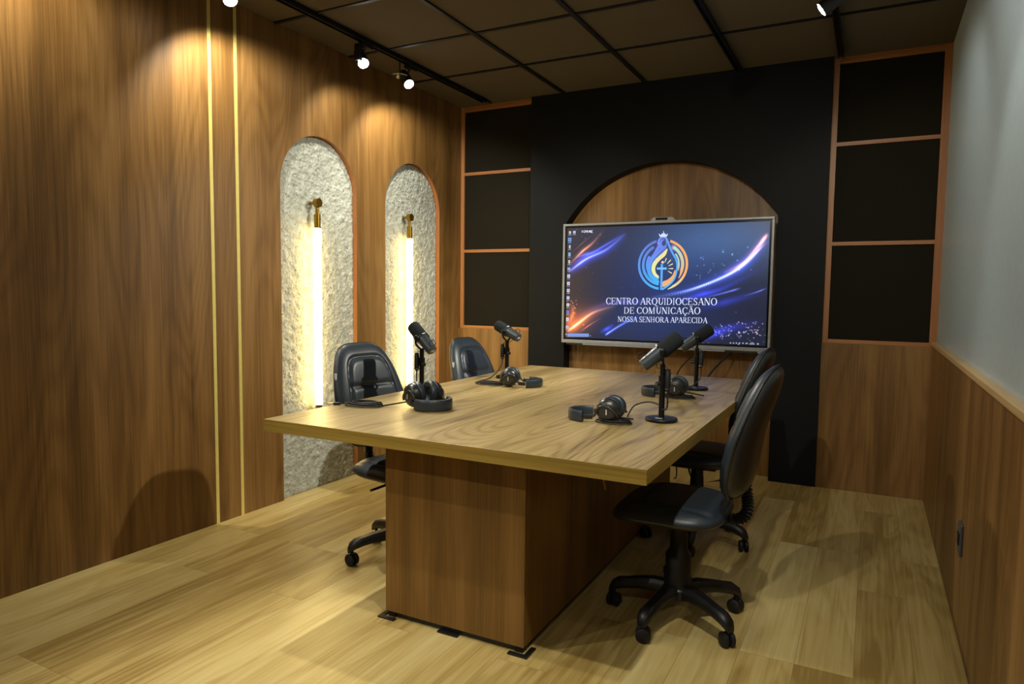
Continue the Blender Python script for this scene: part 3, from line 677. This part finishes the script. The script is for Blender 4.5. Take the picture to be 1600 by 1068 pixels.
rect(1337, 909, 14, 6, (170, 176, 200)); done('taskbar_icon'); rect(1370, 905, 18, 3, (176, 182, 204)); rect(1369, 913, 32, 4, (176, 182, 204)); rect(1369, 909, 2, 8, (60, 66, 90), .0091); done('clock'); rect(1404, 912, 9, 9, (180, 186, 208)); done('taskbar_icon')
rect(222, 170, 13, 11, (205, 212, 232)); rect(222, 170, 8, 5, (50, 50, 80), .0086); done('desktop_icon')
# small sans text "2Y9 MSC" from strokes
def seg(X0, Y0, X1, Y1, w_=3.2):
    d = math.hypot(X1-X0, Y1-Y0); nx, ny = -(Y1-Y0)/d*w_/2, (X1-X0)/d*w_/2
    art.poly([S_(X0+nx, Y0+ny), S_(X1+nx, Y1+ny), S_(X1-nx, Y1-ny), S_(X0-nx, Y0-ny)], (222, 226, 240), .0086)
SG = {'2': [(0, 0, 1, 0), (1, 0, 1, .5), (1, .5, 0, 1), (0, 1, 1, 1)], 'Y': [(0, 0, .5, .5), (1, 0, .5, .5), (.5, .5, .5, 1)], '9': [(0, 0, 1, 0), (0, 0, 0, .5), (0, .5, 1, .5), (1, 0, 1, 1), (0, 1, 1, 1)],
      'M': [(0, 1, 0, 0), (0, 0, .5, .6), (.5, .6, 1, 0), (1, 0, 1, 1)], 'S': [(1, 0, 0, 0), (0, 0, 0, .5), (0, .5, 1, .5), (1, .5, 1, 1), (1, 1, 0, 1)], 'C': [(1, 0, 0, 0), (0, 0, 0, 1), (0, 1, 1, 1)]}
xx = 234
for ch in '2Y9 MSC':
    if ch == ' ': xx += 6; continue
    for a, b, c, d in SG[ch]: seg(xx+a*7, 164+b*13, xx+c*7, 164+d*13)
    xx += 10
art.build('lettering', scr)['label'] = 'small white characters at the upper left of the screen'
# cables hanging from the screen behind the table
for pts, lab in (([(-.98, 4.79, .868), (-1.02, 4.76, .84), (-1.10, 4.66, .79), (-1.13, 4.50, .66), (-1.10, 4.40, .30), (-1.12, 4.55, .012), (-1.3, 4.75, .012)], 'thin black cable curving from the screen behind the far right microphone'),
                 ([(-.83, 4.78, .868), (-.86, 4.72, .82), (-.93, 4.62, .72), (-1.0, 4.5, .55), (-1.02, 4.42, .25), (-.98, 4.52, .012), (-.8, 4.72, .012)], 'thick black cable slanting from the screen down behind the table')):
    tag(obj('screen_cable', tube(bmesh.new(), catmull(pts, 8), .0065 if 'thick' in lab else .0045, 8), M['rubber'], smooth=True), lab, 'cable', 'cables under the screen')

# ------------------------------------------------------------------ chairs
def make_chair(lab):
    r = thing('task_chair', (0, 0, 0), lab, 'chair', group='black task chairs around the table')
    # backrest: local -x is behind the sitter
    Z0, HH = .757, .240
    def fx(z):
        t_ = (z-.53)/.47
        return -(.205+.125*max(0, t_)**1.4)
    def outline(phi, r_):
        c, s = math.cos(phi), math.sin(phi)
        tt = math.copysign(abs(s)**.74, s); k = .212*(1-.20*max(0, tt)-.10*max(0, -tt)**2)
        return k*math.copysign(abs(c)**.46, c)*r_, tt*r_
    def groove(s, tt, r_):
        d = 0.0; g = lambda a, w_: math.exp(-(a/w_)**2)
        kk = 1-.20*max(0, tt); inner = ((abs(s)/(.140*kk))**5+(abs(tt-.0)/.74)**5)**.2; d += .013*g(inner-1.0, .055)
        if inner < 1.0: d += .013*(g(tt-.20, .04)+g(tt+.30, .04)) - .005
        return d
    def front(phi, r_):
        s, tt = outline(phi, r_); z = Z0+tt*HH
        d = .050*(max(0, 1-r_**4.5))**.5 - groove(s, tt, r_)*(1 if r_ < .93 else 0)
        return (fx(z)+.015*(s/.2)**2+d, s, z)
    def rear(phi, r_):
        s, tt = outline(phi, r_*.985); z = Z0+tt*HH
        return (fx(z)+.015*(s/.2)**2-.002-(.042+.022*max(0, -tt))*(max(0, 1-r_**5))**.5, s, z)
    radii = [.028*i for i in range(1, 33)]+[.92, .94, .96, .975, .988, .996, 1.0]; coarse = [.1*i for i in range(1, 9)]+[.85, .89, .92, .95, .97, .985, .995, 1.0]
    bm, ring = polar(96, radii, front)
    cs = obj('backrest', bm, M['leather'], r, smooth=True)
    bm, ring = polar(72, coarse, rear); obj('back_shell', bm, M['shellp'], r, smooth=True)
    # piping between the two
    bm = bmesh.new(); pts = [front(2*PI*k/72, 1.0) for k in range(72)]; tube(bm, pts, .0042, 6, closed=True); obj('piping', bm, M['shellp'], r, smooth=True)
    q = front(PI-math.asin(.30), 1.0); bm = boxm((q[0]+.004, q[1]-.0045, q[2]-.016), (q[0]+.016, q[1]+.001, q[2]+.014)); o = obj('label_tag', bm, M['label'], r); o['label'] = 'small white sewn tag'
    # seat
    def sout(phi, r_):
        c, s = math.cos(phi), math.sin(phi); x = math.copysign(abs(c)**.55, c)*.208*r_; y = math.copysign(abs(s)**.55, s)*.232*r_*(1-.04*max(0, -c)); return x+.022, y
    def top(phi, r_):
        x, y = sout(phi, r_); inner = max(abs(y)/.155, abs(x+.02)/.150)
        z = .438+.046*(max(0, 1-r_**5))**.5 - .006*math.exp(-((inner-1)/.08)**2)*(r_ < .93)
        z -= .022*max(0, (x-.05)/.18)**2; return (x, y, z)
    def bot(phi, r_):
        x, y = sout(phi, r_*.99); z = .437-.036*(max(0, 1-r_**4))**.5-.022*max(0, (x-.05)/.18)**2; return (x, y, z)
    bm, _ = polar(64, radii, top); obj('seat', bm, M['leather'], r, smooth=True)
    bm, _ = polar(64, coarse, bot); obj('seat_shell', bm, M['shellp'], r, smooth=True)
    # mechanism, column, star base
    bm = bmesh.new(); box(bm, (-.10, -.05, .372), (.10, .05, .408)); obj('mechanism', bm, M['steel'], r, bevel=.008)
    bm = bmesh.new(); tube(bm, [(.02, -.05, .388), (.02, -.12, .386), (.015, -.20, .380), (.01, -.225, .377)], .006, 8); obj('height_lever', bm, M['plastic'], r, smooth=True)
    bm = bmesh.new(); lathe(bm, [(0, .10), (.054, .10), (.052, .17), (.048, .18), (.048, .255), (.034, .275), (.032, .33), (.030, .335), (.030, .372), (0, .372)], n=28); obj('gas_column', bm, M['plastic'], r, smooth=True, autos=35)
    bm = bmesh.new()
    pts = catmull([(-.14, 0, .418), (-.185, 0, .421), (-.220, 0, .427), (-.242, 0, .450), (-.247, 0, .486), (-.242, 0, .52), (-.236, 0, .56)], 12)
    tube(bm, pts, .02, 14, rfun=lambda i, n: .0195+.0038*math.sin(i*2*PI/4), flat=1.0); obj('bellows', bm, M['rubber'], r, smooth=False)
    bm = bmesh.new(); lathe(bm, [(0, .085), (.05, .085), (.062, .10), (.062, .128), (.05, .142), (0, .142)], n=28); obj('base_hub', bm, M['plastic'], r, smooth=True, autos=35)
    for k in range(5):
        a = 2*PI*k/5; d = Vector((math.cos(a), math.sin(a), 0)); s = Vector((-d.y, d.x, 0))
        bm = bmesh.new(); secs = []
        for rr, zc, hw, hh in ((.03, .115, .026, .024), (.09, .122, .024, .021), (.15, .116, .021, .018), (.20, .106, .020, .017), (.236, .098, .021, .018), (.258, .084, .018, .016), (.268, .070, .012, .010)):
            ring = []
            for ca, sa in ((-1, -.7), (-.75, -1), (.75, -1), (1, -.7), (1, .35), (.6, 1), (-.6, 1), (-1, .35)): ring.append(bm.verts.new(d*rr+s*ca*hw*1.22+Vector((0, 0, zc+sa*hh*1.12))))
            secs.append(ring)
        for A_, B_ in zip(secs[:-1], secs[1:]):
            for q in range(8): bm.faces.new((A_[q], A_[(q+1) % 8], B_[(q+1) % 8], B_[q]))
        bm.faces.new(secs[0]); bm.faces.new(secs[-1]); leg = obj('base_leg', bm, M['plastic'], r, smooth=True, autos=50)
        c = d*.250; ca = a+.9*math.sin(k*2.1)+.5; sd = Vector((math.cos(ca), math.sin(ca), 0)); fw = Vector((-sd.y, sd.x, 0))
        bm = bmesh.new()
        for sg in (-1, 1):
            lathe(bm, [(0, 0), (.022, 0), (.027, .003), (.0275, .015), (.022, .019), (0, .019)], tuple(c+sd*(sg*.004)+Vector((0, 0, .0278))), tuple(sd*sg), n=24)
        lathe(bm, [(0, 0), (.008, 0), (.008, .04), (0, .04)], tuple(c+Vector((0, 0, .036))), (0, 0, 1), n=12)
        box(bm, (c.x-.007, c.y-.007, .02), (c.x+.007, c.y+.007, .045))
        obj('caster', bm, M['rubber'], leg, smooth=True, autos=40)
    return r
def copy_tree(o, parent=None):
    c = o.copy(); COL.objects.link(c); c.parent = parent
    for ch in [q for q in o.children]: copy_tree(ch, c)
    return c
# position, facing direction of the sitter, star base angle (world)
CH = [((-.615, 2.580), PI, 40, 'black task chair nearest the camera, right side of the table beside the near microphone'),
      ((-.746, 3.472), PI, -12, 'black task chair on the right side of the table, half hidden behind the nearer one'),
      ((-1.894, 2.564), -.14, 233, 'black task chair on the left side of the table in front of the lit niches'),
      ((-1.850, 3.500), -.06, 190, 'black task chair on the left side of the table near the lower wood panel')]
proto = make_chair(CH[0][3])
trees = [proto]+[copy_tree(proto) for _ in CH[1:]]
for o, (p_, a, st, lab), dz in zip(trees, CH, (0, .0, -.006, -.028)):
    o.location = (p_[0], p_[1], 0); o.rotation_euler = (0, 0, a); o['label'] = lab
    for ch in o.children:
        if ch.name.startswith('base_leg'): ch.rotation_euler = (0, 0, math.radians(st)-a)
        elif not ch.name.startswith(('base_hub', 'gas_column')): ch.location.z += dz

# ------------------------------------------------------------------ microphones
def mic(loc, axis, zc, lab, yoke_side, box_off, cable, knob, rot_badge=False):
    """axis: direction the microphone points, zc: height of the body centre above the table top"""
    r = thing('microphone', (loc[0], loc[1], TH), lab, 'microphone', group='podcast microphones on the table')
    bs = lathe(bmesh.new(), [(0, .0005), (.060, .0005), (.0625, .003), (.0625, .009), (.060, .0125), (.030, .016), (.014, .018), (0, .018)], n=48)
    b = obj('stand_base', bs, M['steel'], r, smooth=True, autos=35)
    obj('base_badge', boxm((-.014, -.040, .0152), (.014, -.033, .0160)), M['badge'], b)
    a = Vector(axis).normalized(); c = Vector((0, 0, zc)) + Vector(box_off[3] if len(box_off) > 3 else (0, 0, 0))
    top = zc-.052
    st = lathe(bmesh.new(), [(0, .016), (.0115, .016), (.0115, top*.62), (.0150, top*.62), (.0150, top*.80), (.0105, top*.80), (.0105, top), (0, top)], n=20)
    obj('stand_pole', st, M['steel'], r, smooth=True, autos=35)
    kb = bmesh.new(); lathe(kb, [(0, 0), (.005, 0), (.005, .012), (.009, .012), (.009, .026), (0, .026)], (0, 0, top*.66), knob, n=14); obj('clamp_knob', kb, M['plastic'], r, smooth=True, autos=35)
    # body
    f = c + a*.092; rr = c - a*.095
    bd = lathe(bmesh.new(), [(0, 0), (.020, 0), (.0245, .003), (.0255, .010), (.0285, .085), (.0290, .092), (0, .092)], tuple(rr), tuple(a), n=36); body = obj('microphone_body', bd, M['micgrey'], r, smooth=True, autos=35)
    wd = lathe(bmesh.new(), [(0, 0), (.0295, 0), (.0315, .004), (.0315, .074), (.029, .084), (.021, .091), (0, .094)], tuple(c-a*.002), tuple(a), n=36); obj('windscreen', wd, M['micfoam'], r, smooth=True, autos=60)
    rg = lathe(bmesh.new(), [(.026, -.003), (.0325, -.003), (.0325, .004), (.026, .004)], tuple(c-a*.004), tuple(a), n=36); obj('collar_ring', rg, M['steel'], r, smooth=True, autos=35)
    s = a.cross(Vector((0, 0, 1))).normalized(); up = s.cross(a)
    # yoke: U bracket from pole top round the body
    pts = [c+s*.0385, c+s*.0395-Vector((0, 0, .018)), c+s*.034-Vector((0, 0, .034)), Vector((0, 0, top))+s*.012, Vector((0, 0, top-.004)), Vector((0, 0, top))-s*.012, c-s*.034-Vector((0, 0, .034)), c-s*.0395-Vector((0, 0, .018)), c-s*.0385]
    yk = tube(bmesh.new(), catmull(pts, 5), .0052, 10, flat=1.0)
    for sg in (-1, 1): lathe(yk, [(0, 0), (.013, 0), (.013, .010), (.010, .013), (0, .013)], tuple(c+s*sg*.0295), tuple(s*sg), n=20)
    obj('yoke', yk, M['steel'], r, smooth=True, autos=50)
    bg = boxm((-.010, -.0006, -.004), (.010, .0006, .004)); bg.transform(Matrix.Translation(rr-a*.0004) @ Matrix((( s.x, a.x, up.x, 0), (s.y, a.y, up.y, 0), (s.z, a.z, up.z, 0), (0, 0, 0, 1)))); obj('end_badge', bg, M['badge'], body)
    cb = boxm((-.008, -.0006, -.003), (.008, .0006, .003)); n2 = (up*.9-s*.3*yoke_side).normalized()
    t2 = a.cross(n2).normalized(); cb.transform(Matrix.Translation(c-a*.004+n2*.0328) @ Matrix(((t2.x, n2.x, a.x, 0), (t2.y, n2.y, a.y, 0), (t2.z, n2.z, a.z, 0), (0, 0, 0, 1)))); obj('ring_badge', cb, M['badge'], body)
    # short loop of wire from body end into the yoke
    e0 = rr+a*.012+up*.024
    wl = tube(bmesh.new(), catmull([e0, e0+up*.016-a*.004, e0+up*.022+a*.014, e0+up*.006+a*.034+s*.012*yoke_side, c-a*.05+s*.030*yoke_side, c-a*.045+s*.026*yoke_side-up*.03, c-a*.02-Vector((0, 0, .055)), Vector((box_off[0]*.6, box_off[1]*.6, box_off[2]+.052)), Vector((box_off[0], box_off[1], box_off[2]+.044))], 7), .0018, 6)
    obj('wire_loop', wl, M['rubber'], r, smooth=True)
    # inline preamp clipped to the pole
    bo = Vector(box_off[:3]); pb = lathe(bmesh.new(), [(0, -.042), (.0075, -.042), (.009, -.032), (.0115, -.030), (.0115, .030), (.010, .034), (.010, .044), (0, .044)], tuple(bo), (0, 0, 1), n=20)
    pa = obj('inline_preamp', pb, M['plastic'], r, smooth=True, autos=35)
    obj('preamp_clip', tube(bmesh.new(), [(0, 0, bo.z-.01), tuple(bo*.5+Vector((0, 0, (bo.z-.02)*.5))), (bo.x, bo.y, bo.z-.01)], .005, 8), M['plastic'], pa)
    obj('chrome_ring', lathe(bmesh.new(), [(.008, -.0345), (.0122, -.0345), (.0122, -.031), (.008, -.031)], tuple(bo), (0, 0, 1), n=20), M['chrome'], pa)
    obj('microphone_cable', tube(bmesh.new(), catmull([tuple(bo+Vector((0, 0, -.040)))]+cable, 9), .0032, 8), M['rubber'], r, smooth=True)
    return r
# near right
mic((-.706, 2.614), (.125, .05, .112), .273, 'microphone on round base at the near right of the table, pointing up right', -1, (.022, -.004, .160, (-.005, 0, 0)),
    [(.024, -.006, .085), (.022, -.008, .052), (.008, -.012, .047), (-.02, .02, .060), (-.07, .045, .062), (-.118, .03, .045), (-.132, -.005, .012), (-.125, -.03, .0045), (-.10, -.045, .0045), (-.15, -.04, .0045), (-.19, -.01, .0045)], (-.7, -.7, 0))
mic((-.790, 3.579), (.145, .04, .108), .268, 'microphone at the far right of the table, in front of the screen', -1, (.026, -.010, .158, (0, 0, 0)),
    [(.028, -.012, .09), (.022, -.03, .055), (-.005, -.05, .025), (-.03, -.08, .008), (-.02, -.14, .0045), (.05, -.20, .0045), (.09, -.23, .0045)], (-1, -.2, 0))
mic((-1.890, 2.690), (-.14, .030, .118), .272, 'microphone at the near left of the table, in front of a glowing tube lamp', 1, (-.022, -.010, .155, (0, 0, 0)),
    [(-.022, -.012, .085), (-.014, -.02, .045), (0, -.02, .022), (.03, -.03, .006), (.05, -.06, .0045)], (.8, -.4, 0))
mic((-1.845, 3.470), (-.172, .040, .072), .270, 'microphone at the far left of the table, in front of the orange wood panel', 1, (-.024, -.010, .150, (0, 0, 0)),
    [(-.026, -.012, .08), (-.035, -.03, .05), (-.05, -.06, .02), (-.05, -.12, .006), (-.04, -.24, .0045), (-.03, -.30, .0045)], (.8, -.4, 0))

# ------------------------------------------------------------------ headphones, local frame: band apex at -x, cups at +x, lying on the side
def headphones(loc, rz, lab, coil, tilt=0.0, plug=None, coil_r=(.075, .05), fold=0.0):
    r = thing('headphones', (loc[0], loc[1], TH), lab, 'headphones', rz=rz, group='black headphones on the table')
    arc_ = []
    for k in range(25):
        a = math.radians(100+160*k/24); arc_.append(Vector((-.02+.085*math.cos(a), .072*math.sin(a), .0225)))
    obj('headband', ribbon(bmesh.new(), arc_, lambda i, n: .0205, lambda i, n: .0085), M['leather'], r, smooth=True, autos=50)
    for sg in (1, -1):
        p0 = Vector((-.032, sg*.071, .0225)); cc = Vector((.058-fold, sg*(.044-fold*.12), .0495))
        nrm = Vector((.10*0, -sg, .10)).normalized()
        sl = ribbon(bmesh.new(), [p0, p0+Vector((.02, 0, 0)), p0+Vector((.036, -sg*.002, .002))], .009, .0028); slo = obj('slider', sl, M['plastic'], r, smooth=True, autos=50)
        yk = tube(bmesh.new(), catmull([p0+Vector((.032-fold*.3, -sg*.001, .004)), cc+Vector((-.048, sg*.020, -.020)), cc+Vector((-.030, sg*.027, .012)), cc+Vector((0, sg*.028, .018)), cc+Vector((.030, sg*.027, -.002)), cc+Vector((.044, sg*.020, -.022))], 6), .0045, 8)
        obj('ear_yoke', yk, M['shellp'], r, smooth=True)
        out = -nrm; cup = obj('ear_cup', lathe(bmesh.new(), [(0, .029), (.022, .029), (.038, .023), (.0455, .011), (.047, .0), (.044, -.003), (0, -.003)], tuple(cc), tuple(out), n=40), M['shellp'], r, smooth=True, autos=50)
        obj('cup_badge', boxm((-.002, -.0004, -.011), (.002, .0004, .011)), M['badge'], cup, loc=tuple(cc+out*.0295))
        pad = lathe(bmesh.new(), [(.033, .0), (.045, .0), (.048, .005), (.048, .016), (.045, .022), (.037, .025), (.028, .022), (.024, .009), (0, .007)], tuple(cc+nrm*.0035), tuple(nrm), n=40); obj('ear_pad', pad, M['leather'], r, smooth=True, autos=70)
    # coiled lead
    rot = Matrix.Rotation(-rz, 3, 'Z'); pts = []
    cx, cy = coil[0]-loc[0], coil[1]-loc[1]; start = Vector((.055, -.035, .02)); turns = 4; N = 30*turns
    for k in range(N+1):
        a = 2*PI*k/30+coil[2]; q = 1-.16*((k//30) % 2)-.05*(k//30)
        v = rot @ Vector((cx+coil_r[0]*q*math.cos(a), cy+coil_r[1]*q*math.sin(a)+.004*(k//30), .0038+.0028*(k/30))); pts.append(v)
    lead = [start, start*.6+pts[0]*.4+Vector((0, 0, .004))]
    if plug: 
        e = rot @ Vector((plug[0]-loc[0], plug[1]-loc[1], .006)); pts += [pts[-1]*.4+e*.6, e]
    cab = obj('headphone_cable', tube(bmesh.new(), lead+pts, .0028, 7), M['rubber'], r, smooth=True)
    if plug:
        d = (pts[-1]-pts[-2]); d.z = 0; d.normalize()
        obj('plug_sleeve', lathe(bmesh.new(), [(0, 0), (.0045, 0), (.0055, .004), (.0055, .026), (0, .026)], tuple(e), tuple(d), n=14), M['plastic'], cab, smooth=True, autos=40)
        o = obj('plug_tip', lathe(bmesh.new(), [(0, 0), (.0032, 0), (.0032, .020), (.0022, .024), (0, .028)], tuple(e+d*.026), tuple(d), n=14), M['gold_plug'], cab, smooth=True, autos=40); o['label'] = 'gold plug tip'
    return r
headphones((-.930, 2.500), math.radians(4), 'headphones resting on their coiled cable, in front of the near right microphone', (-.850, 2.470, 0.0), coil_r=(.070, .045))
headphones((-.868, 3.265), math.radians(4), 'headphones partly hidden behind the near right microphone stand', (-.80, 3.235, 0.0), coil_r=(.085, .04))
headphones((-1.648, 2.385), math.radians(156), 'headphones with the band towards the camera, in front of the near left microphone', (-1.879, 2.297, 0.3), plug=(-1.965, 2.262), coil_r=(.078, .055), fold=.030).scale = (1.12, 1.12, 1.12)
headphones((-1.615, 3.200), math.radians(198), 'headphones at the far left, beside the flat coil of cable', (-1.78, 3.165, 0.0), coil_r=(.085, .045))

# ------------------------------------------------------------------ outlet on the wainscot
ou = thing('wall_outlet', (XW, 2.950, .365), 'small dark grey socket on the lower right wood wall', 'outlet')
obj('cover_plate', boxm((-.010, -.040, -.058), (-.0002, .040, .058)), M['outlet'], ou, bevel=.003)
obj('socket', boxm((-.014, -.022, -.022), (-.0102, .022, .022)), M['plastic'], ou, bevel=.002)
